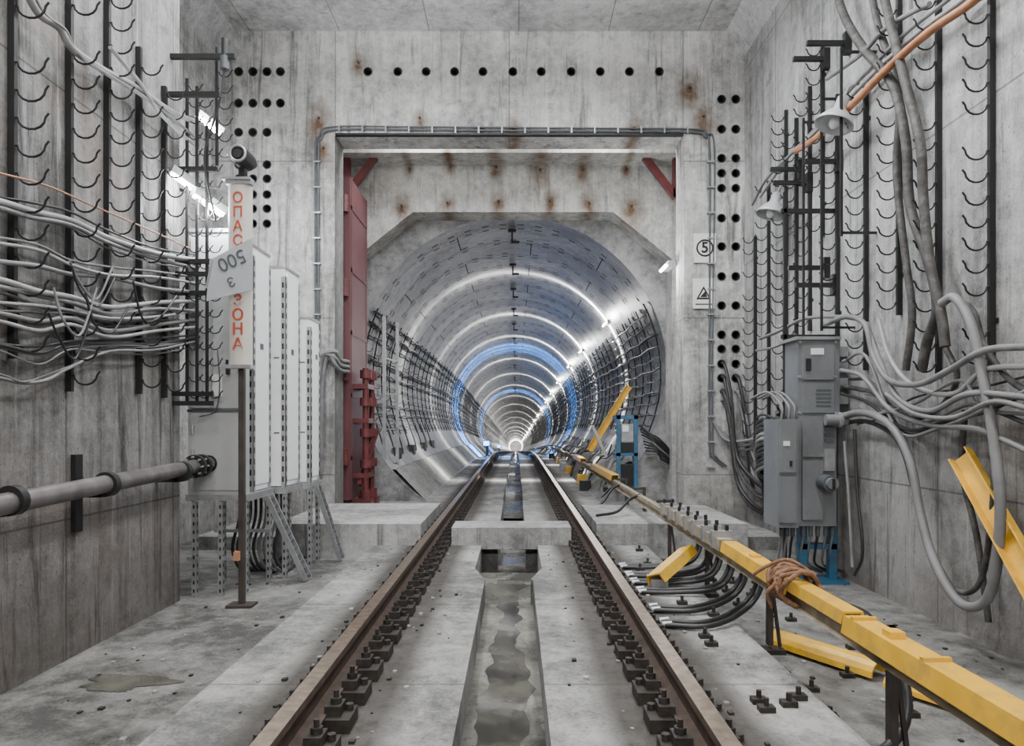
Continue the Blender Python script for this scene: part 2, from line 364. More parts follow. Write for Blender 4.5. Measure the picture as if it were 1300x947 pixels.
# ------------------------------------------------------------ tunnel
TC=1.96; R=2.6
w=MB(); seg=72
def band(y0,r0,y1,r1):
    v=[]
    for yy,r in ((y0,r0),(y1,r1)):
        for k in range(seg):
            t=2*math.pi*k/seg; v.append((r*math.cos(t),yy,TC+drop(yy)+r*math.sin(t)))
    w.add(v,[(k,seg+k,seg+(k+1)%seg,(k+1)%seg) for k in range(seg)],mTun,True)
for i in range(11,300):
    y0=max(11.35,i+.012); y1=i+.988
    if i<120:
        band(y0,R,y1,R); band(y1,R,y1+.003,R+.03); band(y1+.003,R+.03,i+1.009,R+.03); band(i+1.009,R+.03,i+1.012,R)
    elif i%4==0: band(i,R,i+4,R)
v=[];
for r in (R-.02,3.7):
    for k in range(seg):
        t=2*math.pi*k/seg; v.append((r*math.cos(t),11.36,TC+r*math.sin(t)))
w.add(v,[(k,(k+1)%seg,seg+(k+1)%seg,seg+k) for k in range(seg)],mTun)
w.add([(3*math.cos(2*math.pi*k/24),299.9,TC+drop(300)+3*math.sin(2*math.pi*k/24)) for k in range(24)],[tuple(range(24))],mSecond)
tun=w.obj('tunnel_lining')
w=MB()
for i in range(12,75):
    for dy in (-.12,.12):
        for k in range(30):
            t=math.radians(-10+k*6.9+ (3 if i%2 else 0))
            if random.random()<.12: continue
            y=i+dy; z0=TC+drop(y); c_,s_=math.cos(t),math.sin(t); tw=.06
            p=[(c_*(R-.004)-s_*q*tw, y+e, z0+s_*(R-.004)+c_*q*tw) for q,e in ((-1,-.025),(1,-.025),(1,.025),(-1,.025))]
            w.add(p,[(0,1,2,3)],mDark)
    for j in range(6):
        t=math.radians(j*60+(22 if i%2 else -8)); 
        if math.sin(t)<-.2: continue
        c_,s_=math.cos(t),math.sin(t)
        p=[(c_*(R-.003)-s_*q,y_,TC+drop(y_)+s_*(R-.003)+c_*q) for q,y_ in ((-.01,i+.05),(.01,i+.05),(.01,i+.95),(-.01,i+.95))]
        w.add(p,[(0,1,2,3)],mDark)
w.obj('bolt_pockets',tun)
w=MB()
for y in [12.2,14.8,17.5,20.5,23.5,27,31,36,42,50]:
    z=TC+R+drop(y)
    w.box(-.015,.015,y,y+.04,z-.22,z+.01,mBlack); w.box(-.015,.13,y,y+.04,z-.24,z-.2,mBlack); w.box(-.07,.07,y-.02,y+.06,z-.04,z,mBlack)
w.obj('ceiling_brackets',tun)
tr=empty('tunnel_cable_rack')
w=MB()
def tp(ang,y,r): t=math.radians(ang); return Vector((r*math.cos(t),y,TC+drop(y)+r*math.sin(t)))
angs_l=[180-a for a in (-22,-17.5,-13,-8.5,-4,.5,5,9.5,14,18.5,23)]; angs_r=[-20,-15.5,-11,-6.5,-2,2.5,7,11.5,16,20.5,25]
yy=11.8
while yy<110:
    for A in (angs_l,angs_r):
        a0,a1=min(A)-3,max(A)+3
        w.tube([tp(a0+(a1-a0)*k/8,yy,R-.03) for k in range(9)],.013,mBlack,4)
        if yy<45:
            for a in A:
                s_=1 if a<90 else -1
                p=tp(a,yy,R-.03)
                w.tube([p,p+Vector((-s_*.05,0,-.045)),p+Vector((-s_*.1,0,-.04)),p+Vector((-s_*.13,0,.015))],.006,mBlack,4,False)
    yy+=.8 if yy<45 else 2
w.obj('brackets',tr)
w=MB()
for A in (angs_l,angs_r):
    for a in A:
        for rep in range(2):
            if random.random()<.35: continue
            ph=random.random()*6; pts=[]; y=11.5
            rr=R-.07-.035*rep
            while y<220:
                pts.append(tp(a-1.1+.35*math.sin(y*3.9+ph),y,rr+.012*math.sin(y*1.3+ph))); y+= .4 if y<32 else (3 if y<80 else 10)
            w.tube(pts,random.choice([.009,.014,.019]),random.choice([mCabG,mCabD,mCabB,mCabB,mCabG]),5,False)
w.obj('cables',tr)
LY=[9.75,15.6,21.5,26.5,33.5,40,47,56,66,78,92,108,128,150,175,205,240,275]
wt=(1,.985,.96)
for i,y in enumerate(LY):
    e=empty('tunnel_tube_lamp'); w=MB()
    X=2.12; Z=TC+1.42+drop(y)
    if i==0: X=2.2; Z=3.33
    L_=.3 if i else .2
    w.box(X,X+.1,y-L_,y+L_,Z-.03,Z+.05,mGal)
    w.cyl((X-.03,y-L_+.03,Z-.02),(X-.03,y+L_-.03,Z-.02),.022,mLamp,8)
    w.beam((X+.05,y,Z+.03),(X+.3 if i else X+.2,y,Z+.12),.03,.03,mBlack)
    w.obj('fixture',e)
    if i==0: light('glow','POINT',(X-.16,y,Z-.08),45,e,size=.06)
    else: light('glow','POINT',(X-.2,y,Z-.06),(4300 if i<3 else 4200 if i<12 else 5500),e,wt,size=.05,gonio=12 if i<12 else 5,base=.02 if i<11 else .15)
light('end_glow','POINT',(0,292,TC+drop(292)),2500,tun,wt,size=.3)
for y,en in ((29.2,7500),(30.2,7500),(31.2,5500),(51.0,13000),(52.5,9000)):
    e=empty('blue_work_lamp'); w=MB(); z=drop(y)
    w.box(-1.35,-1.05,y,y+.1,z+.25,z+.5,mBlack); w.box(-1.32,-1.08,y-.01,y,z+.28,z+.47,mBlueL); w.box(-1.22,-1.18,y+.02,y+.06,z-.2,z+.25,mBlack); w.box(-1.35,-1.05,y-.1,y+.2,z-.2,z-.17,mBlack)
    w.obj('fixture',e); light('glow','POINT',(-1.2,y-.3,z+.8),en,e,(.08,.32,1),.1,gonio=15,base=.0015)

# ------------------------------------------------------------ track
trk=empty('railway_track')
head=[(-.035,0),(.035,0),(.036,-.03),(.01,-.045),(.008,-.125),(.066,-.142),(.066,-.152),(-.066,-.152),(-.066,-.142),(-.008,-.125),(-.01,-.045),(-.036,-.03)]
ysr=[-1.5,20]+[20+2*i for i in range(1,8)]+list(range(40,301,10))
for sx,nmn in ((-1,'rail_left'),(1,'rail_right')):
    w=MB(); n=len(head); v=[]
    for y in ysr: v+=[(sx*.8+x,y,z+drop(y)) for x,z in head]
    f=[];ft=[]
    for i in range(len(ysr)-1):
        for k in range(n):
            q=(i*n+k,(i+1)*n+k,(i+1)*n+(k+1)%n,i*n+(k+1)%n)
            (ft if k==0 else f).append(q)
    w.add(v,f,mRail); w.add(v,ft,mRailTop); w.add(v[:n],[tuple(range(n))],mRail); w.obj(nmn,trk)
w=MB(); y=1.2
while y<58:
    z=drop(y)
    for sx in (-1,1):
        X=sx*.8
        w.box(X-.17,X+.17,y-.08,y+.08,z-.215,z-.152,mFast)
        for q in (-1,1):
            w.box(X+q*.09-.035,X+q*.09+.035,y-.045,y+.045,z-.155,z-.11,mFast)
            w.cyl((X+q*.095,y,z-.12),(X+q*.095,y,z-.055),.012,mFast,6); w.cyl((X+q*.095,y,z-.11),(X+q*.095,y,z-.085),.025,mFast,6)
            w.cyl((X+q*.145,y+.03,z-.16),(X+q*.145,y+.03,z-.125),.018,mFast,6)
    y+=.29
w.obj('fasteners',trk)

# ------------------------------------------------------------ contact rail (right)
t3=empty('contact_rail')
TX=1.55
def cover(w,p0,p1,wd=.2,h=.13,th=.01,m=mYel,up=Vector((0,0,1))):
    a=wd/2; pr=[(-a,-h),(-a*.8,0),(a*.8,0),(a,-h),(a-th,-h),(a*.8-th,-th),(-a*.8+th,-th),(-a+th,-h)]
    w.prof(pr,p0,p1,m,up)
w=MB()
cover(w,(TX,1.3,.25),(TX,2.98,.255),.13,.075); cover(w,(TX,3.0,.265),(TX,3.6,.265),.11,.055); cover(w,(TX,3.62,.255),(TX,4.75,.275),.125,.072)
for y in (1.9,2.4,2.9,3.95,4.45): w.box(TX-.052,TX+.052,y,y+.02,.245,.267,mYel)
for y in (1.7,2.65,4.2): w.box(TX-.03,TX+.03,y,y+.06,.245,.28,mYel)
cover(w,(TX,10.2,.33),(TX,13,.33),.14,.09); cover(w,(TX,15,.33),(TX,17,.33),.14,.09)
w.obj('covers',t3)
w=MB()
ys3=[1.0,20,24,28,32,36,60]
for a,b in zip(ys3[:-1],ys3[1:]):
    w.prof([(-.03,0),(.03,0),(.032,-.04),(.012,-.05),(.012,-.09),(.036,-.1),(-.036,-.1),(-.012,-.09),(-.012,-.05),(-.032,-.04)],(TX,a,.225+drop(a)),(TX,b,.27+drop(b)),mWood)
w.prof([(-.05,0),(.05,0),(.06,-.08),(-.06,-.08)],(TX,4.8,.275),(TX,6.7,.30),mWood)
for y in (4.9,5.15,5.45,5.7,6.0,6.3,6.6):
    w.box(TX-.075,TX+.075,y,y+.06,.2,.32,mGal)
    w.cyl((TX-.04,y+.03,.32),(TX-.04,y+.03,.36),.014,mBlack,6); w.cyl((TX+.04,y+.03,.32),(TX+.04,y+.03,.36),.014,mBlack,6)
w.obj('conductor',t3)
w=MB(); y=2.9
while y<44:
    z=drop(y); zt=.23 if y<7 else .3
    w.box(TX+.1,TX+.13,y-.025,y+.025,z+GZ+.05,z+zt,mPost); w.box(TX-.02 if y>5 else TX+.07,TX+.13,y-.02,y+.02,z+zt-.03,z+zt,mPost); w.box(TX-.1,TX+.2,y-.05,y+.05,z+GZ,z+GZ+.03,mFast)
    w.beam((TX+.12,y,z+.15),(TX+.18,y,z+GZ+.04),.018,.018,mPost)
    y+=1.4 if y<9 else 2.2
w.obj('supports',t3)
w=MB()
for k in range(8):
    pts=[]
    for i in range(16):
        t=2*math.pi*i/16; pts.append((TX+.105*math.cos(t)+.012*math.sin(3*k),3.55+.03*k+.05*math.sin(2*t+k*1.7),.23+.09*math.sin(t)))
    w.tube(pts,.013,mRope,6,closed=True)
w.tube(smooth([(TX-.11,3.6,.25),(TX-.15,3.62,.19),(TX-.12,3.64,.11)]),.01,mRope,5)
w.tube(smooth([(TX+.1,3.6,.29),(TX-.02,3.66,.36),(TX-.12,3.7,.32),(TX-.18,3.75,.26)]),.01,mRope,5)
w.obj('rope_coil')
w=MB()
for k,(ya,yb) in enumerate(((4.7,4.35),(5.0,4.7),(5.3,5.2),(5.6,5.5),(5.85,5.75),(6.2,6.1))):
    for j in (0,.09):
        w.tube(smooth([(TX+.02,ya,.2),(TX+.13,ya-.06,.14),(TX+.17,ya-.1+j,0),(TX+.05,ya-.16+j,-.14),(TX-.25,yb-.05+j,-.18),(.99,yb+j,-.19)],6),.017,mCabB,8)
        w.cyl((1.06,yb+j-.0,-.185),(1.0,yb+j,-.19),.022,mGal,8)
w.tube(smooth([(TX,3.3,.22),(TX+.18,3.25,.18),(TX+.26,3.1,.0),(TX+.2,2.95,-.2),(TX+.0,2.85,-.3),(TX-.25,2.8,-.3)]),.022,mCabB,8)
w.tube(smooth([(TX,8.2,.24),(TX-.15,8.1,.18),(TX-.3,8,.06),(1.0,7.9,.03)]),.018,mCabB,8)
w.tube(smooth([(TX,9.6,.24),(TX-.15,9.5,.18),(TX-.3,9.4,.0),(1.0,9.3,-.15)]),.018,mCabB,8)
w.obj('bonding_cables')
def halfpipe(w,p0,p1,r,m,up):
    pr=[(r*math.cos(math.pi*i/8),r*math.sin(math.pi*i/8)) for i in range(9)]+[((r-.012)*math.cos(math.pi*i/8),(r-.012)*math.sin(math.pi*i/8)) for i in range(8,-1,-1)]
    w.prof(pr,p0,p1,m,up)
w=MB(); halfpipe(w,(1.76,4.45,GZ+.02),(2.12,3.85,GZ+.02),.085,mYel,Vector((0,0,1))); w.obj('yellow_cover_channel')
w=MB(); halfpipe(w,(2.1,3.72,GZ+.02),(2.28,3.45,GZ+.02),.065,mYel,Vector((0,0,1))); w.obj('yellow_cover_channel')
w=MB(); cover(w,(1.13,5.3,-.08),(1.5,5.75,.06),.16,.08,up=Vector((-.3,.2,1))); w.box(1.12,1.25,5.3,5.5,SZ,-.12,mGal); w.obj('yellow_cover_channel')
w=MB(); w.prof([(-.07,-.0),(-.07,.065),(-.06,.065),(-.06,.01),(.06,.01),(.06,.065),(.07,.065),(.07,0)],(3.02,4.5,.88),(2.92,3.25,-.33),mYel,Vector((-1,-.35,.2)))
w.obj('yellow_cover_channel')
w=MB(); w.prof([(-.06,0),(-.06,.06),(-.05,.06),(-.05,.01),(.05,.01),(.05,.06),(.06,.06),(.06,0)],at(748,572,12.6),at(788,490,12.6)+Vector((.15,0,0)),mYel,Vector((0,-1,0)))
w.obj('yellow_cover_channel')
w=MB()
for i in range(44):
    x=random.uniform(1.08,2.6); y=random.uniform(3,7.2); z=SZ if x<1.45 else GZ; 
    w.box(x-.035,x+.035,y-.025,y+.025,z,z+.025,mFast); w.cyl((x,y,z+.025),(x,y,z+.06),.012,mFast,6)
for i in range(420):
    x=random.choice((random.uniform(-1.3,-.2),random.uniform(.25,1.4),random.uniform(-2.5,-1.5),random.uniform(1.6,3.0),random.choice((-1,1))*random.gauss(.8,.2),random.choice((-1,1))*random.gauss(.8,.2))); y=random.uniform(2,7.1); z=SZ if abs(x)<1.45 else GZ; q=random.uniform(.004,.013)
    if abs(x)<.33: continue
    w.box(x-q,x+q,y-q,y+q*1.3,z,z+q,random.choice((mFast,mBlock)),None)
w.obj('loose_fasteners')

# ------------------------------------------------------------ wall hook racks
def hook(w,p,s_,r=.07,t=.0065,m=mBlack):
    pts=[p+Vector((0,0,0))]
    for k in range(8):
        a=math.pi+math.pi*k/7
        pts.append(p+Vector((s_*(r+.01)+s_*r*math.cos(a),0,r*.85*math.sin(a))))
    pts.append(pts[-1]+Vector((s_*.018,0,.022)))
    w.tube(pts,t,m,5,False)
rk=empty('cable_hook_rack'); w=MB()
for px,y0,y1,hr in ((1257,-140,470,.07),(1190,-120,480,.068),(1140,-100,400,.066),(1098,110,470,.066),(1062,120,440,.064),(1043,60,300,.06),(1027,110,420,.062),(1010,150,500,.06),(997,140,520,.062),(975,230,540,.06),(958,300,560,.058)):
    a=onx(px,y0,XR-.03); b_=onx(px,y1,XR-.03)
    w.box(XR-.04,XR-.004,a.y-.014,a.y+.014,b_.z,a.z,mBlack)
    z=b_.z+.1; 
    while z<a.z-.02:
        if random.random()<.93: hook(w,Vector((XR-.04,a.y,z)),-1,hr)
        z+=.145
    for zz in (b_.z+.3,a.z-.3): w.box(XR-.008,XR,a.y-.04,a.y+.04,zz,zz+.03,mBlack)
w.obj('bars_and_hooks',rk)
rk=empty('cable_hook_rack'); w=MB()
for px,y0,y1,hr in ((18,-140,455,.075),(90,-120,497,.07),(138,-80,420,.068),(178,60,500,.064),(210,110,505,.06)):
    a=onx(px,y0,XL+.03); b_=onx(px,y1,XL+.03)
    w.box(XL+.004,XL+.04,a.y-.014,a.y+.014,b_.z,a.z,mBlack)
    z=b_.z+.1
    while z<a.z-.02:
        if random.random()<.93: hook(w,Vector((XL+.04,a.y,z)),1,hr)
        z+=.15
w.obj('bars_and_hooks',rk)
w=MB()
for (yy,x0,x1,pys) in ((5.42,XL,-2.16,(72,)),(5.5,XL,-2.34,(215,332,348,372)),(5.45,XL,-2.35,(500,512)),(5.35,XL,-2.25,(120,))):
    for py in pys:
        z=CZ-(py-VY)*yy/F; w.box(x0,x1,yy-.018,yy+.018,z-.018,z+.018,mBlack)
for X,py0,py1 in ((-2.58,100,515),(-2.5,110,515),(-2.42,160,515),(-2.34,60,210)):
    z0=CZ-(py1-VY)*5.5/F; z1=CZ-(py0-VY)*5.5/F
    w.box(X-.01,X+.01,5.49,5.51,z0,z1,mBlack); z=z0+.1
    while z<z1-.05:
        hook(w,Vector((X+.01,5.5,z)),1,.045,.005); z+=.13
w.obj('bracket_frame',rk)
w=MB()
p=at(290,72,5.42); w.cyl(p+Vector((-.03,0,0)),p+Vector((-.03,0,.14)),.025,mBlack,10); w.cyl(p+Vector((-.03,0,-.1)),p+Vector((-.03,0,0)),.035,mInkG,12)
w.tube(smooth([p+Vector((-.03,0,-.1)),p+Vector((-.08,0,-.4)),p+Vector((-.2,.02,-.8)),p+Vector((-.12,.05,-1.3))]),.008,mCabB,6)
w.tube(smooth([at(285,90,5.5),at(275,130,5.5),at(262,160,5.5),at(250,200,5.5)]),.006,mCabL,6)
w.obj('hanging_sensor')

def wallc(w,pts,X,r,m,n=6,jit=0): w.tube(smooth([onx(a,b_,X+random.uniform(-jit,jit)) for a,b_ in pts],n),r,m,8)
w=MB()
XC=XL+.1
wallc(w,[(-60,205),(0,220),(60,236),(120,262),(190,292),(240,315)],XC+.03,.006,mOrange)
base=(
 ([(-60,245),(0,256),(40,268),(90,280),(140,303),(200,322),(262,332)],.019,mCabL),
 ([(-60,250),(0,264),(40,276),(90,286),(140,309),(200,329),(262,343)],.014,mCabG),
 ([(-60,300),(0,309),(50,318),(90,336),(140,349),(200,352),(262,362)],.010,mCabL),
 ([(-60,320),(0,332),(50,338),(90,348),(140,352),(200,366),(262,372)],.014,mCabG),
 ([(-60,345),(0,355),(50,370),(90,377),(140,390),(200,384),(262,382)],.016,mCabL),
 ([(-60,352),(0,364),(50,376),(90,384),(140,398),(200,392),(262,396)],.012,mCabG),
 ([(-60,392),(0,398),(50,408),(90,404),(140,420),(200,412),(262,404)],.014,mCabG),
 ([(-60,400),(0,408),(50,420),(90,412),(140,428),(200,420),(262,414)],.012,mCabL),
 ([(-60,430),(0,438),(50,448),(90,436),(140,436),(200,436),(262,426)],.011,mCabB),
 ([(-60,470),(0,480),(30,486),(60,482),(90,466),(140,446),(200,444),(262,430)],.010,mCabG),
 ([(-60,375),(0,384),(50,388),(90,394),(140,404),(200,402),(262,392)],.010,mCabL),
 ([(15,-60),(45,12),(75,35),(92,62),(130,88),(175,112),(215,140),(255,158)],.022,mCabL),
 ([(20,-60),(52,12),(82,38),(98,68),(135,94),(178,120),(218,150),(252,178)],.013,mCabG),
 ([(140,60),(178,106),(200,140),(230,170),(255,190)],.014,mCabL))
for pts,r,m in base: wallc(w,pts,XC,r,m,6,.02)
for i in range(12):
    pts,r,m=random.choice(base[:11]); o=random.uniform(-12,14)
    wallc(w,[(a,b_+o+random.uniform(-4,4)) for a,b_ in pts],XC-.02,random.choice((.006,.008,.01)),random.choice((mCabB,mCabD,mCabG)),6,.02)
for i in range(6):
    x=random.uniform(40,200); y=random.uniform(330,430)
    wallc(w,[(x,y),(x+12,y+random.uniform(25,50)),(x+34,y+random.uniform(40,60)),(x+55,y+random.uniform(0,20))],XC+.05,.007,random.choice((mCabB,mCabG)),6,.01)
w.obj('grey_cables')
w=MB(); w.tube([(-2.48,2.4,.66),(-2.48,5.68,.76)],.056,mPipe,16)
for y in (3.45,4.25,5.2): 
    z=.70+.03*(y-3.3)/2.2
    w.tube([(-2.48,y-.02,z),(-2.48,y+.03,z)],.078,mBlack,16); w.box(XL,-2.5,y-.02,y+.02,z-.08,z-.05,mBlack)
for y in (5.4,5.5): w.tube([(-2.48,y,.752),(-2.48,y+.04,.753)],.092,mBlack,18)
for k in range(8):
    t=k*math.pi/4; w.cyl((-2.48+.075*math.cos(t),5.37,.752+.075*math.sin(t)),(-2.48+.075*math.cos(t),5.57,.752+.075*math.sin(t)),.009,mGal,6)
w.tube([(-2.48,5.66,.76),(-2.48,5.72,.76)],.07,mBlack,18)
w.obj('water_pipe')
w=MB(); w.box(XL,XL+.03,4.2,4.27,.42,.9,mBlack); w.obj('mounting_plate')

# ------------------------------------------------------------ cabinets left
cb=empty('relay_cabinet'); w=MB()
x0,x1,y0,y1,z0,z1=-2.66,-2.21,5.68,5.84,.5,2.68
w.box(x0,x1,y0,y1,z0,z1,mCabi); w.box(x0-.02,x1+.02,y0-.02,y1+.01,z1,z1+.03,mGal)
w.box(x0+.03,x1-.03,y0-.015,y0,z0+.72,z1-.05,mCabi); w.box(x0+.03,x1-.03,y0-.015,y0,z0+.04,z0+.68,mCabi)
w.box(x1-.12,x1-.09,y0-.04,y0-.015,1.5,1.62,mBlack); w.box(x0,x1,y0-.02,y0-.01,z0+.69,z0+.71,mInkG)
for z in (.8,1.0,1.7,2.3): w.cyl((x0+.05,y0-.025,z),(x0+.05,y0-.025,z+.08),.012,mGal,8)
w.box(-2.45,-2.37,y0-.022,y0-.015,1.32,1.5,mWhite)
w.tube(smooth([(-2.4,y0-.03,1.7),(-2.38,y0-.04,1.4),(-2.42,y0-.03,1.2),(-2.55,y0-.03,1.15)]),.005,mInkG,5)
w.obj('body',cb)
w=MB()
def slotpost(w,x,y,z0,z1):
    w.box(x-.018,x+.018,y-.003,y,z0,z1,mGal); w.box(x+.015,x+.018,y,y+.045,z0,z1,mGal)
    z=z0+.03
    while z<z1-.05:
        w.box(x-.007,x+.007,y-.0045,y-.003,z,z+.03,mInk); w.box(x+.018,x+.0195,y+.015,y+.032,z,z+.03,mInk); z+=.07
for x in (-2.62,-2.4,-2.2):
    for y in (5.7,6.25,6.8): slotpost(w,x,y,GZ,.44)
for x,y in ((-2.09,6.36),(-2.0,6.84),(-2.0,7.1)): slotpost(w,x,y,GZ,.46)
w.box(-2.68,-2.17,5.68,5.72,.45,.5,mGal); w.box(-2.21,-2.17,5.72,6.32,.44,.5,mGal); w.box(-2.66,-2.62,5.72,7.2,.44,.5,mGal)
w.box(-2.66,-2.06,6.34,6.38,.44,.5,mGal); w.box(-2.11,-2.07,6.38,6.8,.44,.5,mGal); w.box(-2.66,-1.98,6.82,6.86,.44,.5,mGal); w.box(-2.02,-1.98,6.86,7.2,.44,.5,mGal)
w.box(-2.68,-2.17,5.7,5.72,-.05,-.02,mGal); w.box(-2.68,-2.17,6.22,6.24,.1,.13,mGal)
w.obj('stand',cb)
specs=[(5.88,6.28,-2.2,2.62),(6.36,6.76,-2.085,2.54),(6.84,7.14,-1.995,2.14)]
for (a,b_,xf,zt) in specs:
    e=empty('equipment_rack'); w=MB()
    w.box(-2.66,xf,a,b_,.51,zt,mPanel); w.box(xf,xf+.01,a+.06,b_-.03,.56,zt-.04,mPanel)
    w.box(-2.68,xf+.008,a-.008,b_+.01,zt,zt+.02,mGal)
    # slotted angle on the near corner
    y=a-.012
    w.box(xf-.03,xf+.012,y,y+.004,.5,zt-.08,mGal); w.box(xf+.008,xf+.012,y,y+.045,.5,zt-.08,mGal)
    z=.55
    while z<zt-.15:
        w.box(xf+.012,xf+.0135,y+.014,y+.034,z,z+.05,mInk); w.box(xf-.022,xf-.004,y-.0015,y,z,z+.05,mInk); z+=.095
    y=b_-.04
    w.box(xf+.01,xf+.014,y,y+.04,.5,zt-.08,mGal); z=.55
    while z<zt-.15:
        w.box(xf+.014,xf+.0155,y+.01,y+.03,z,z+.05,mInk); z+=.095
    w.box(xf+.01,xf+.014,a+.15,a+.22,1.75,1.8,mInkG)
    for z in (1.0,1.7): w.box(xf-.1,xf-.05,a-.004,a,z,z+.012,mInkG)
    w.obj('rack_body',e)
for (xa,ya,xb,yb,zt) in ((-2.12,5.98,-1.84,6.2,.46),(-1.96,6.9,-1.76,7.1,.48)):
    w=MB()
    for dy in (0,.12):
        w.beam((xa,ya+dy,zt),(xb,yb+dy,GZ+.02),.045,.015,mGal,Vector((0,1,0)))
    for k in range(12):
        t=(k+.5)/12; p=Vector((xa,ya,zt)).lerp(Vector((xb,yb,GZ+.02)),t); w.box(p.x-.008,p.x+.018,p.y,p.y+.12,p.z-.008,p.z+.008,mInkG)
    w.obj('slotted_brace')
w=MB()
for i in range(9):
    x=-2.6+.05*i; w.tube(smooth([(x,6.6,.5),(x+.02,6.55,.2),(x-.03,6.5,-.1),(x+.05,6.6,GZ+.02),(x,7.5,GZ+.02)]),.014,random.choice([mCabG,mCabB,mCabD]),6)
w.obj('cabinet_cables')

# danger sign column
sg=empty('danger_zone_sign'); w=MB()
sx_,sy_=at(304,0,5.35).x,5.35
w.box(sx_-.022,sx_+.022,sy_+.03,sy_+.07,GZ,3.2,mPost)
w.box(sx_-.1,sx_+.1,sy_-.03,sy_+.12,GZ,GZ+.02,mPost)
zb=CZ-(463-VY)*sy_/F; zt=CZ-(235-VY)*sy_/F
k=20; pr=[]
for i in range(k+1):
    t=math.pi+math.pi*i/k; pr.append((.093*math.cos(t),.05*math.sin(t)))
v=[(sx_+a,sy_+.02+b_,z) for z in (zb,zt) for a,b_ in pr]; n=k+1
w.add(v,[(i,i+1,n+i+1,n+i) for i in range(k)],mBeige,True); w.add(v,[tuple(range(n)),tuple(range(n,2*n))],mBeige); w.box(sx_-.093,sx_+.093,sy_+.02,sy_+.03,zb,zt,mBeige)
w.box(sx_-.1,sx_+.1,sy_-.035,sy_+.04,zb-.03,zb,mGal); w.box(sx_-.1,sx_+.1,sy_-.035,sy_+.04,zt,zt+.03,mGal)
w.box(sx_-.04,sx_+.0,sy_-.02,sy_+.02,.02,.09,mOrange)
w.obj('column',sg)
for ch,py in zip('ОПАСНАЯ',(253,271,289,307,325,343,361)): text(ch,(sx_,sy_-.034,CZ-(py-VY)*sy_/F),.115,mRedT,sg,'letter',bold=.001)
for ch,py in zip('ЗОНА',(383,401,419,438)): text(ch,(sx_,sy_-.034,CZ-(py-VY)*sy_/F),.125,mRedT,sg,'letter',bold=.002)
w=MB(); z=CZ-(200-VY)*sy_/F
w.cyl((sx_+.02,sy_-.08,z),(sx_+.02,sy_+.1,z),.075,mBlack,18); w.tube([(sx_+.02+.06*math.cos(2*math.pi*i/16),sy_-.085,z+.06*math.sin(2*math.pi*i/16)) for i in range(16)],.012,mGal,6,closed=True)
w.box(sx_-.1,sx_+.02,sy_-.02,sy_+.04,z+.02,z+.08,mGal); w.box(sx_,sx_+.04,sy_,sy_+.06,z-.25,z-.05,mBlack); w.cyl((sx_+.02,sy_-.09,z),(sx_+.02,sy_-.08,z),.035,mInk,14)
w.box(sx_-.12,sx_+.1,sy_-.05,sy_+.05,zt+.03,zt+.05,mGal)
w.obj('camera_device',sg)  # dark camera device with a ring, on top of the sign column
pg=empty('tilted_number_plate'); w=MB()
Yp=5.22; c0=[at(266,330,Yp),at(320,302,Yp),at(320,368,Yp),at(262,382,Yp)]
v=c0+[p+Vector((0,.012,0)) for p in c0]
w.add(v,[(0,1,2,3),(7,6,5,4),(0,4,5,1),(1,5,6,2),(2,6,7,3),(3,7,4,0)],mPlate); w.obj('plate',pg)
w=MB(); w.beam(at(262,366,Yp),at(270,330,Yp),.015,.015,mGal); w.beam(at(295,340,Yp+.02),at(300,330,5.34),.01,.01,mBlack); w.obj('clip',pg)
ang=math.radians(180+24)
text('500',at(294,330,Yp-.006),.15,mInkG,pg,'digits_500',rot=(math.pi/2,-ang,0))
text('З',at(293,357,Yp-.006),.1,mInkG,pg,'digit_3',rot=(math.pi/2,-ang,0))

# ------------------------------------------------------------ portal conduit and signs
w=MB()
for o,r in ((0,.015),(.042,.011)):
    raw=[(405,590),(405,400),(405,200),(408,178),(425,166),(520,166),(650,167),(780,168),(878,169),(894,175),(900,195),(900,400),(900,560),(905,580),(918,592)]
    P=[at(a,b_,PY) for a,b_ in raw]
    Q=[]
    for p in P:
        q=p.copy(); q.y=PY-.025
        if p.z<4.8: q.x+= -o if p.x<0 else o
        else: q.z+=o
        if 4.7<p.z and abs(p.x)>2.3: q.x+=(-o if p.x<0 else o)*.6
        Q.append(q)
    w.tube(smooth(Q,5),r,mInkG,8)
for i in range(16):
    x=-2.3+i*.31; w.box(x,x+.02,PY-.045,PY,4.97,5.07,mGal)
for i in range(13):
    z=.5+i*.34
    for X in (at(405,0,PY).x-.02,at(900,0,PY).x+.02): w.box(X-.05,X+.05,PY-.045,PY,z,z+.02,mGal)
w.obj('conduit_run')
w=MB(); w.box(OX0+.02,OX1-.02,PY-.05,PY+.02,OT-.01,OT+.015,mBlack); w.obj('trim_lintel_flashing')
w=MB()
for k in range(3):
    w.tube(smooth([at(398+k*5,600,PY-.06),at(398+k*5,540,PY-.06),at(400+k*5,480,PY-.06),at(405+k*6,455-3*k,PY-.08),at(425,446+k*8,PY-.09),(-2.3,PY+.05,1.95-.07*k),(-2.28,PY+.4,1.95-.07*k),(-2.6,PY+.8,1.9-.07*k)]),.028,mCabG,8)
w.obj('feeder_cables')
def plaque(name,px0,py0,px1,py1):
    e=empty(name); a=at(px0,py0,PY); b_=at(px1,py1,PY); w=MB(); w.box(a.x,b_.x,PY-.03,PY-.012,b_.z,a.z,mWhite)
    w.box(a.x+.1,b_.x-.1,PY-.012,PY,b_.z+.1,a.z-.1,mGal)
    return e,w,(a+b_)/2
e,w,c=plaque('speed_sign_5',880,297,908,334)
w.tube([(c.x+.105*math.cos(2*math.pi*i/32),PY-.031,c.z+.105*math.sin(2*math.pi*i/32)) for i in range(32)],.012,mInk,6,closed=True); w.obj('board',e)
text('5',(c.x,PY-.034,c.z),.2,mInk,e,'digit_5',bold=.005)
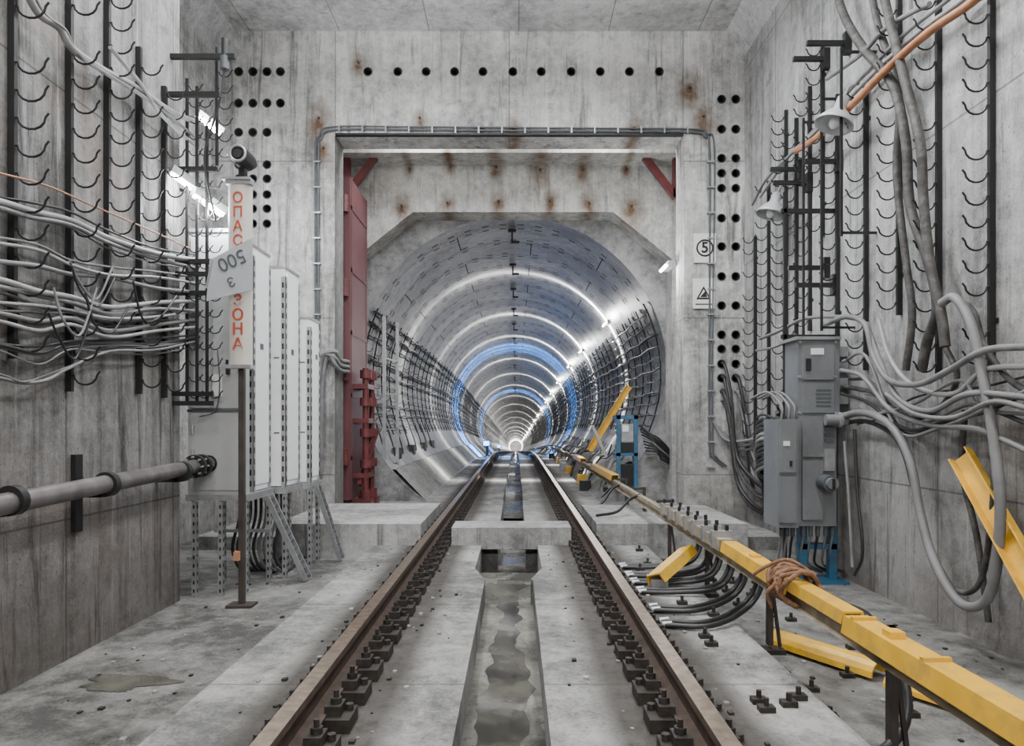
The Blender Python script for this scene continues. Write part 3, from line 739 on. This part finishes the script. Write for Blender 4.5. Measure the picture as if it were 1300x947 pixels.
e,w,c=plaque('gradient_sign',879,354,906,392)
T=[(-.1,-.08),(.1,-.08),(0,.1)]; 
w.add([(c.x+x,PY-.0315,c.z+z) for x,z in T],[(0,1,2)],mInk)
w.add([(c.x+x*.62,PY-.0325,c.z+z*.62-.005) for x,z in T],[(0,1,2)],mWhite)
w.add([(c.x+x,PY-.0335,c.z+z) for x,z in ((-.05,-.05),(.05,-.05),(.02,.03))],[(0,1,2)],mInk)
w.box(c.x-.11,c.x+.11,PY-.032,PY-.03,c.z-.155,c.z-.135,mInkG); w.obj('board',e)
w=MB()
for x,z,r in st1: w.cyl((x,PY-.03,z),(x,PY,z),.014,mRail,8)
w.obj('anchor_bolts',wp)
w=MB()
for x,z,r in st2: w.cyl((x,G0-.05,z),(x,G0,z),.016,mRail,8)
w.obj('gate_anchor_bolts',bpy.data.objects['wall_gate'])

# ------------------------------------------------------------ red flood gate
g=empty('steel_flood_gate'); w=MB()
w.box(-2.46,-2.3,9.75,10.85,.0,4.62,mRed)
for z in (.6,1.5,2.4,3.3,4.2): w.box(-2.3,-2.29,9.8,10.8,z-.03,z+.03,mRed)
for y in (9.8,10.78): w.box(-2.3,-2.29,y,y+.05,.0,4.62,mRed)
for z in (.5,1.7,2.9,4.1): w.cyl((-2.36,9.7,z),(-2.36,9.7,z+.24),.05,mRed2,12)
w.obj('leaf',g); w=MB()
for y in (9.95,10.35):
    w.cyl((-2.12,y,-.1),(-2.12,y,1.9),.045,mRed2,12); 
    for z in (0,.45,.9,1.35,1.75): w.cyl((-2.12,y,z),(-2.12,y,z+.12),.085,mRed2,12)
    w.box(-2.3,-2.02,y-.1,y+.1,-.2,.0,mRed2)
for z in (.3,1.1,1.6): w.box(-2.3,-2.08,9.9,10.4,z,z+.07,mRed2)
w.beam((-2.2,9.9,.2),(-2.05,10.4,1.0),.06,.06,mRed2)
w.tube([(-2.1+0,10.15+.14*math.cos(2*math.pi*i/20),1.25+.14*math.sin(2*math.pi*i/20)) for i in range(20)],.015,mRed2,6,closed=True)
w.obj('locking_gear',g); w=MB()
w.beam((-2.58,10.6,4.62),(-2.1,10.6,5.25),.1,.1,mRed2,Vector((0,1,0))); w.beam((2.55,10.6,4.6),(2.05,10.6,5.25),.1,.1,mRed2,Vector((0,1,0)))
w.box(-2.6,-2.5,10.55,10.65,4.6,ZC,mRed2); w.box(2.5,2.6,10.55,10.65,4.6,ZC,mRed2)
w.obj('frame',g)
w=MB(); w.box(-2.9,2.9,10.35,10.9,5.2,5.36,mSecond); w.obj('trim_lintel_beam')
w=MB()
for x,y in ((-2.15,11.5),(-2.05,12.2)): w.box(x-.025,x+.025,y-.025,y+.025,-.2,2.9,mGal)
for z in (.4,1.0,1.6,2.2): w.beam((-2.15,11.5,z),(-2.05,12.2,z),.025,.025,mGal)
w.obj('equipment_frame')

# hydraulic unit right of mouth
e=empty('hydraulic_pump_unit'); w=MB()
def B(px,py,pw,ph,m,Y,d=.15):
    a=at(px,py,Y); b_=at(px+pw,py+ph,Y); w.box(a.x,b_.x,Y,Y+d,b_.z,a.z,m)
B(783,527,5,95,mBlue,11.2,.06); B(805,527,5,95,mBlue,11.2,.06); B(783,527,27,5,mBlue,11.2,.5); B(783,575,27,4,mBlue,11.2,.5)
B(789,538,15,22,mGal,11.25,.2); B(788,562,18,12,mBlack,11.25,.2); B(790,540,8,8,mWhite,11.23,.02); B(786,590,22,26,mBlack,11.25,.3)
w.obj('frame',e); w=MB()
w.beam(at(752,540,11.9),at(770,580,11.9),.05,.05,mGal); w.beam(at(768,560,11.9),at(783,548,11.9),.05,.05,mGal); w.beam(at(765,610,11.9),at(795,545,11.9),.04,.04,mGal)
for i in range(11):
    w.tube(smooth([at(812+i,540+i*4,11.2),at(825+i,550+i*3,11.0),at(838,558+i*3,11.0),at(852,575+i*2,11.1),at(860,600,11.2)]),.014,random.choice([mCabB,mCabG,mCabB]),6)
w.obj('hoses',e)
w=MB()
for i in range(30):
    y=11.6+i*.5; x=1.5+random.uniform(-.15,.35); z=-.2
    w.tube(smooth([(x,y,z+.02),(x+.1,y+.1,z+.3),(x+.3,y+.2,z+.6),(x+.45,y+.3,z+.62),(2.1,y+.4,z+.85)],4),random.choice([.012,.018,.024]),random.choice([mCabB,mCabG,mCabL,mCabB]),6)
    if i%3==0: w.box(x-.1,x+.1,y,y+.2,z,z+.2,random.choice([mYel,mGal,mBlack,mBlack]))
w.obj('loose_hoses')
w=MB()
for i in range(8):
    y=11.8+i*.9; w.tube(smooth([(-2.35,y,1.1),(-2.2,y-.1,.7),(-2.15,y-.2,.5),(-2.25,y-.1,.36)],4),.015,mCabB,5)
    if i%2: w.box(-2.3,-2.1,y,y+.3,.34,.34+.3,random.choice([mBox,mCabD]))
w.obj('trackside_boxes')

# ------------------------------------------------------------ right wall switchgear
e=empty('electrical_switchbox'); w=MB()
def bx(px0,py0,px1,py1,Y,d,m,off=0):
    a=at(px0,py0,Y); b_=at(px1,py1,Y); w.box(a.x,b_.x,Y,Y+d,b_.z,a.z,m); return a,b_
bx(1013,430,1066,530,6.2,.35,mBox); bx(1020,438,1059,482,6.17,.03,mBox); bx(1020,486,1059,524,6.17,.03,mBox); bx(1030,442,1046,450,6.16,.01,mWhite)
for yy in (440,460,480,500): bx(1060,yy,1077,yy+13,6.25,.2,mGal)
for px in (1016,1061):
    for py in (434,478,524):
        p=at(px,py,6.18); w.cyl(p,p+Vector((0,.03,0)),.014,mGal,8)
bx(1011,427,1068,431,6.16,.4,mGal); bx(1024,455,1030,470,6.15,.02,mInk)
for k in range(5): bx(1036,494+5*k,1055,496+5*k,6.165,.01,mInkG)
w.obj('upper_box',e); w=MB()
bx(988,532,1014,670,6.0,.35,mBox); bx(991,538,1011,600,5.97,.03,mBox); bx(991,605,1011,664,5.97,.03,mBox); bx(1014,528,1062,668,6.1,.35,mBox)
bx(1019,534,1045,580,6.07,.03,mBox); bx(1019,584,1045,660,6.07,.03,mBox); bx(1047,570,1060,598,6.04,.05,mGal); bx(995,560,1003,566,5.96,.01,mWhite); bx(1003,585,1006,592,5.96,.01,mInk)
for k in range(4): bx(1048,536+7*k,1059,540+7*k,6.08,.02,mInkG)
p=at(1046,612,6.05); w.cyl(p,p+Vector((0,-.14,0)),.07,mInkG,18); w.cyl(p+Vector((0,-.14,0)),p+Vector((0,-.18,0)),.05,mBox,18); w.box(p.x-.01,p.x+.01,p.y-.2,p.y-.18,p.z-.045,p.z+.045,mInk)
p=at(1048,533,6.0); w.cyl(p,p+Vector((.18,-.02,0)),.05,mBox,14); w.cyl(p+Vector((.1,-.01,0)),p+Vector((.13,-.01,0)),.068,mGal,14)
for px in (992,999,1006,1020,1029,1038,1048,1057):
    p=at(px,672,6.15); w.cyl(p+Vector((0,0,.03)),p-Vector((0,0,.06)),.02,mInkG,10); w.tube(smooth([p-Vector((0,0,.05)),p-Vector((0,-.05,.2)),p+Vector((.05,.15,-.35)),p+Vector((.3,.3,-.45))],4),.011,random.choice([mCabB,mCabG]),6)
for px in (1018,1030,1044,1056):
    p=at(px,530,6.25); w.cyl(p-Vector((0,0,.05)),p+Vector((0,0,.06)),.02,mInkG,8)
for px in (992,1001,1008):
    p=at(px,532,6.15); w.tube(smooth([p,p+Vector((0,0,.12)),p+Vector((-.05,.2,.25)),p+Vector((-.1,.5,.2))],4),.012,random.choice([mCabB,mCabG]),6)
w.obj('lower_box',e); w=MB()
for px in (1020,1058):
    a=at(px,665,6.2); w.box(a.x-.035,a.x+.035,6.2,6.27,GZ,a.z,mBlue)
a=at(1020,0,6.2); w.box(a.x-.04,at(1058,0,6.2).x+.04,6.2,6.28,-.05,.0,mBlue); w.box(a.x-.1,at(1058,0,6.2).x+.1,6.1,6.4,GZ,GZ+.03,mBlue)
for px in (1008,1078): 
    a=at(px,0,6.3); w.box(a.x-.015,a.x+.015,6.5,6.53,GZ,3.3,mBlack)
w.box(2.6,XR,6.5,6.53,3.1,3.14,mBlack); w.box(2.6,XR,6.5,6.53,1.9,1.94,mBlack)
w.obj('stand',e)
w=MB()
for px,py,ln in ((1020,75,.35),(1045,55,.4),(1000,232,.4),(1020,340,.4),(1030,362,.4),(990,215,.35),(1035,205,.35)):
    p=onx(px,py,XR-.25); w.box(XR-ln,XR,p.y-.02,p.y+.02,p.z-.02,p.z+.02,mBlack); w.box(XR-.06,XR,p.y-.03,p.y+.03,p.z-.1,p.z+.1,mBlack)
for px,a,b_ in ((1020,150,520),(1068,60,300),(1043,120,420)):
    p=onx(px,a,XR-.3); q=onx(px,b_,XR-.3); w.box(XR-.31,XR-.29,p.y-.01,p.y+.01,q.z,p.z,mBlack); w.box(XR-.3,XR,p.y-.01,p.y+.01,p.z-.05,p.z-.03,mBlack); w.box(XR-.3,XR,p.y-.01,p.y+.01,q.z+.02,q.z+.04,mBlack)
w.obj('steel_bracket')
w=MB()
def rc(pts,off,r,m,jit=.01): w.tube(smooth([onx(a,b_,XR-off+random.uniform(-jit,jit)) for a,b_ in pts],7),r,m,10)
rc([(1055,-60),(1068,10),(1095,60),(1132,105),(1150,180),(1155,260),(1178,330),(1190,390),(1178,430),(1170,470)],.14,.036,mCabD)
rc([(1110,-60),(1128,20),(1148,100),(1168,180),(1172,250),(1180,330),(1195,400),(1200,440)],.2,.034,mCabD)
rc([(1100,-60),(1112,20),(1140,120),(1138,220),(1150,330),(1158,400),(1150,470)],.1,.028,mCabD)
w.obj('heavy_cables')
w=MB()
rc([(1300,-70),(1240,-2),(1180,40),(1130,84),(1085,130),(1040,172),(1010,192)],.2,.03,mCopper,0)
w.obj('orange_conduit')
w=MB()
rc([(1290,-70),(1232,-8),(1170,38),(1120,82),(1075,128),(1030,172),(1000,200),(965,250)],.12,.018,mCabL)
rc([(1270,-70),(1215,-10),(1150,42),(1100,92),(1060,135),(1020,180),(975,225),(955,260)],.13,.016,mCabG)
rc([(1180,5),(1150,20),(1120,40),(1092,70),(1050,100)],.14,.02,mCabG)
w.obj('overhead_cables')
w=MB()
rc([(1058,532),(1095,524),(1130,540),(1155,585),(1168,650),(1185,710),(1215,762),(1245,768),(1262,735),(1270,650),(1262,560),(1248,480),(1232,410),(1212,378),(1195,385)],.2,.03,mCabG)
rc([(1060,540),(1100,535),(1140,560),(1160,620),(1180,690),(1205,740),(1230,752),(1250,720),(1262,600),(1252,500)],.14,.018,mCabD)
rc([(1048,412),(1075,402),(1098,412),(1108,450),(1128,482),(1165,488),(1205,470),(1250,445),(1310,440)],.22,.022,mCabG)
rc([(1100,410),(1118,460),(1140,505),(1180,522),(1230,500),(1310,505)],.2,.02,mCabG)
rc([(1115,405),(1130,455),(1160,490),(1210,500),(1250,470),(1310,465)],.16,.018,mCabL)
rc([(1125,500),(1160,525),(1210,530),(1260,510),(1310,520)],.24,.016,mCabG)
rc([(1068,470),(1095,478),(1130,520),(1180,540),(1240,545),(1310,575)],.18,.018,mCabG)
rc([(1068,500),(1100,510),(1150,545),(1200,535),(1250,520),(1310,540)],.15,.014,mCabB)
rc([(1212,378),(1235,395),(1250,440),(1280,480),(1310,500)],.12,.02,mCabD)
rc([(1200,440),(1215,480),(1190,520),(1150,530),(1110,500),(1070,490)],.1,.02,mCabD)
rc([(965,430),(990,420),(1020,405),(1060,402),(1090,405)],.2,.018,mCabG)
rc([(960,445),(985,440),(1010,425)],.2,.014,mCabG)
for i in range(5):
    a0=random.uniform(1075,1120); b0=random.uniform(430,540); c0=random.uniform(500,560); d0=random.uniform(440,560)
    rc([(a0-15,b0),(a0+15,b0+random.uniform(-10,10)),(a0+55,c0),(a0+110,c0-random.uniform(0,40)),(1250,(c0+d0)/2),(1312,d0)],random.uniform(.08,.2),random.choice((.008,.012,.014)),random.choice((mCabG,mCabD,mCabB,mCabG)))
rc([(1085,545),(1088,620),(1095,700),(1085,730)],.2,.014,mCabB); rc([(1072,560),(1078,640),(1082,720)],.3,.012,mCabG)
rc([(1225,520),(1222,600),(1240,680),(1255,790)],.08,.02,mCabD)
w.obj('hose_loops')
w=MB()
for k in range(12):
    hx=random.choice((916,934)); hy=random.choice((480,462,498,510)); s0=at(hx,hy,PY)
    w.tube(smooth([(s0.x,PY+.1,s0.z),(s0.x,PY-.12,s0.z-.02),(s0.x+.05,PY-.25,s0.z-.3-.03*k),(s0.x+.12,PY-.35,.65-.04*k),(s0.x+.25,PY-.9,.35-.03*k),(2.75,7.6,.55+.05*k),(2.65,6.7,.7+.04*k),(2.5,6.36,.6+.06*k)],6),random.choice([.014,.02,.026]),random.choice([mCabG,mCabL,mCabD,mCabB]),8)
for k in range(5): 
    s0=at(905+6*k,545+6*k,PY); w.tube(smooth([(s0.x,PY-.05,s0.z+.1),(s0.x+.15,PY-.2,s0.z-.15),(s0.x+.5,PY-.7,s0.z-.1+.05*k),(2.95,7.5,.8),(2.9,6.5,.9)]),.02,mCabG,8)
w.obj('cable_bundle')
def bell(px,py,Y,s,tilt):
    e=empty('bell_lamp'); w=MB(); c=at(px,py,Y)
    Rm=Matrix.Translation(c)@Matrix.Rotation(tilt,4,'Y')
    pr=[(.02,.22),(.05,.22),(.055,.12),(.07,.1),(.1,.07),(.155,0),(.165,-.03),(.16,-.03),(.148,0),(.09,.06),(.0,.09)]
    k=24; v=[Rm@Vector((r*s*math.cos(2*math.pi*i/k),r*s*math.sin(2*math.pi*i/k),z*s)) for r,z in pr for i in range(k)]
    w.add(v,[(a*k+i,a*k+(i+1)%k,(a+1)*k+(i+1)%k,(a+1)*k+i) for a in range(len(pr)-1) for i in range(k)],mShade,True)
    bl=[Rm@Vector((.05*s*math.sin(math.pi*j/6)*math.cos(2*math.pi*i/12),.05*s*math.sin(math.pi*j/6)*math.sin(2*math.pi*i/12),(-.0+.06*math.cos(math.pi*j/6))*s)) for j in range(7) for i in range(12)]
    w.add(bl,[(a*12+i,a*12+(i+1)%12,(a+1)*12+(i+1)%12,(a+1)*12+i) for a in range(6) for i in range(12)],mWhite,True)
    top=Rm@Vector((0,0,.22*s)); w.tube(smooth([top,top+Vector((.05,0,.1)),Vector((XR-.1,Y,top.z+.12)),Vector((XR,Y,top.z+.05))]),.012,mCabL,6)
    w.obj('shade',e)
bell(1060,155,5.9,1.0,.35); bell(979,270,7.55,1.0,.3)
def flood(px,py,Y,en,xw):
    e=empty('tube_lamp'); w=MB(); c=at(px,py,Y)
    w.beam(c+Vector((-.08,-.1,.05)),c+Vector((.08,.12,-.05)),.08,.06,mGal); w.beam(c+Vector((-.07,-.1,.015)),c+Vector((.07,.1,-.085)),.05,.03,mLamp); w.beam(c+Vector((-.08,0,.04)),Vector((xw,Y+.02,c.z+.1)),.025,.025,mBlack)
    w.obj('fixture',e); light('glow','POINT',c+Vector((.04,-.08,-.12)),en,e,size=.06)
flood(265,255,5.58,45,XL-.02); flood(237,228,5.5,5,XL); flood(266,155,7.2,150,XLR)
def fill_lum(x,y,z,en,ln=1.3,up=40,col=(.95,.98,1)):  # added luminaires, kept out of view, that fill the chamber with light
    e=empty('fill_luminaire'); w=MB(); w.box(x-.05,x+.05,y-ln/2,y+ln/2,z,z+.06,mGal)
    for dx in (-.05,.05): w.cyl((x+dx,y-ln/2+.03,z-.02),(x+dx,y+ln/2-.03,z-.02),.018,mLampFill,8)
    w.box(x-.01,x+.01,y-.3,y-.28,z+.06,ZC,mBlack); w.box(x-.01,x+.01,y+.28,y+.3,z+.06,ZC,mBlack)
    w.obj('fixture',e); light('glow','AREA',(x,y,z-.06),en,e,col,size=.25,sy=ln)
    if up: light('uplight','AREA',(x,y,z+.08),up,e,size=.2,sy=ln,rot=(math.pi,0,0))  # extra upward area light, added to brighten the ceiling
warmc=(1,.96,.91)
for x,y in ((-1.4,1.2),(1.6,1.2)): fill_lum(x,y,5.6,80,up=40,col=warmc)
for x,y in ((-1.4,4.4),(1.6,4.4)): fill_lum(x,y,5.6,100,up=70)
fill_lum(-.9,6.5,5.75,100,up=75,ln=1.0); fill_lum(1.1,6.5,5.75,100,up=75,ln=1.0)
fill_lum(-1.4,-1.8,5.6,60,up=0,col=warmc); fill_lum(1.6,-1.8,5.6,60,up=0,col=warmc)
fill_lum(-1.2,10.0,5.9,75,ln=.6,up=0); fill_lum(1.2,10.0,5.9,75,ln=.6,up=0)  # added behind the lintel to brighten the gate wall
w=MB(); w.box(-1.2,1.2,-4.0,-3.85,2.9,3.1,mGal); w.box(-1.15,1.15,-3.86,-3.84,2.95,3.05,mLampFill); tl=w.obj('back_fill_luminaire',bpy.data.objects['wall_back'])  # added back fill: unseen glowing strip behind the camera
light('glow','AREA',(0,-3.8,3.0),190,tl,warmc,size=2.3,sy=.3,rot=(math.pi/2,0,0))

wd=bpy.data.worlds.new('world'); bpy.context.scene.world=wd; wd.use_nodes=True
wd.node_tree.nodes['Background'].inputs[0].default_value=(.02,.02,.022,1); wd.node_tree.nodes['Background'].inputs[1].default_value=.3
cam=bpy.data.cameras.new('camera'); co=bpy.data.objects.new('camera',cam); bpy.context.scene.collection.objects.link(co)
co.location=(CX,0,CZ); co.rotation_euler=(math.pi/2,0,0); cam.sensor_width=36; cam.sensor_fit='HORIZONTAL'; cam.lens=36*F/1300
cam.shift_x=-(VX-650)/1300; cam.shift_y=(VY-473.5)/1300; cam.clip_end=600; cam.clip_start=.05
bpy.context.scene.camera=co
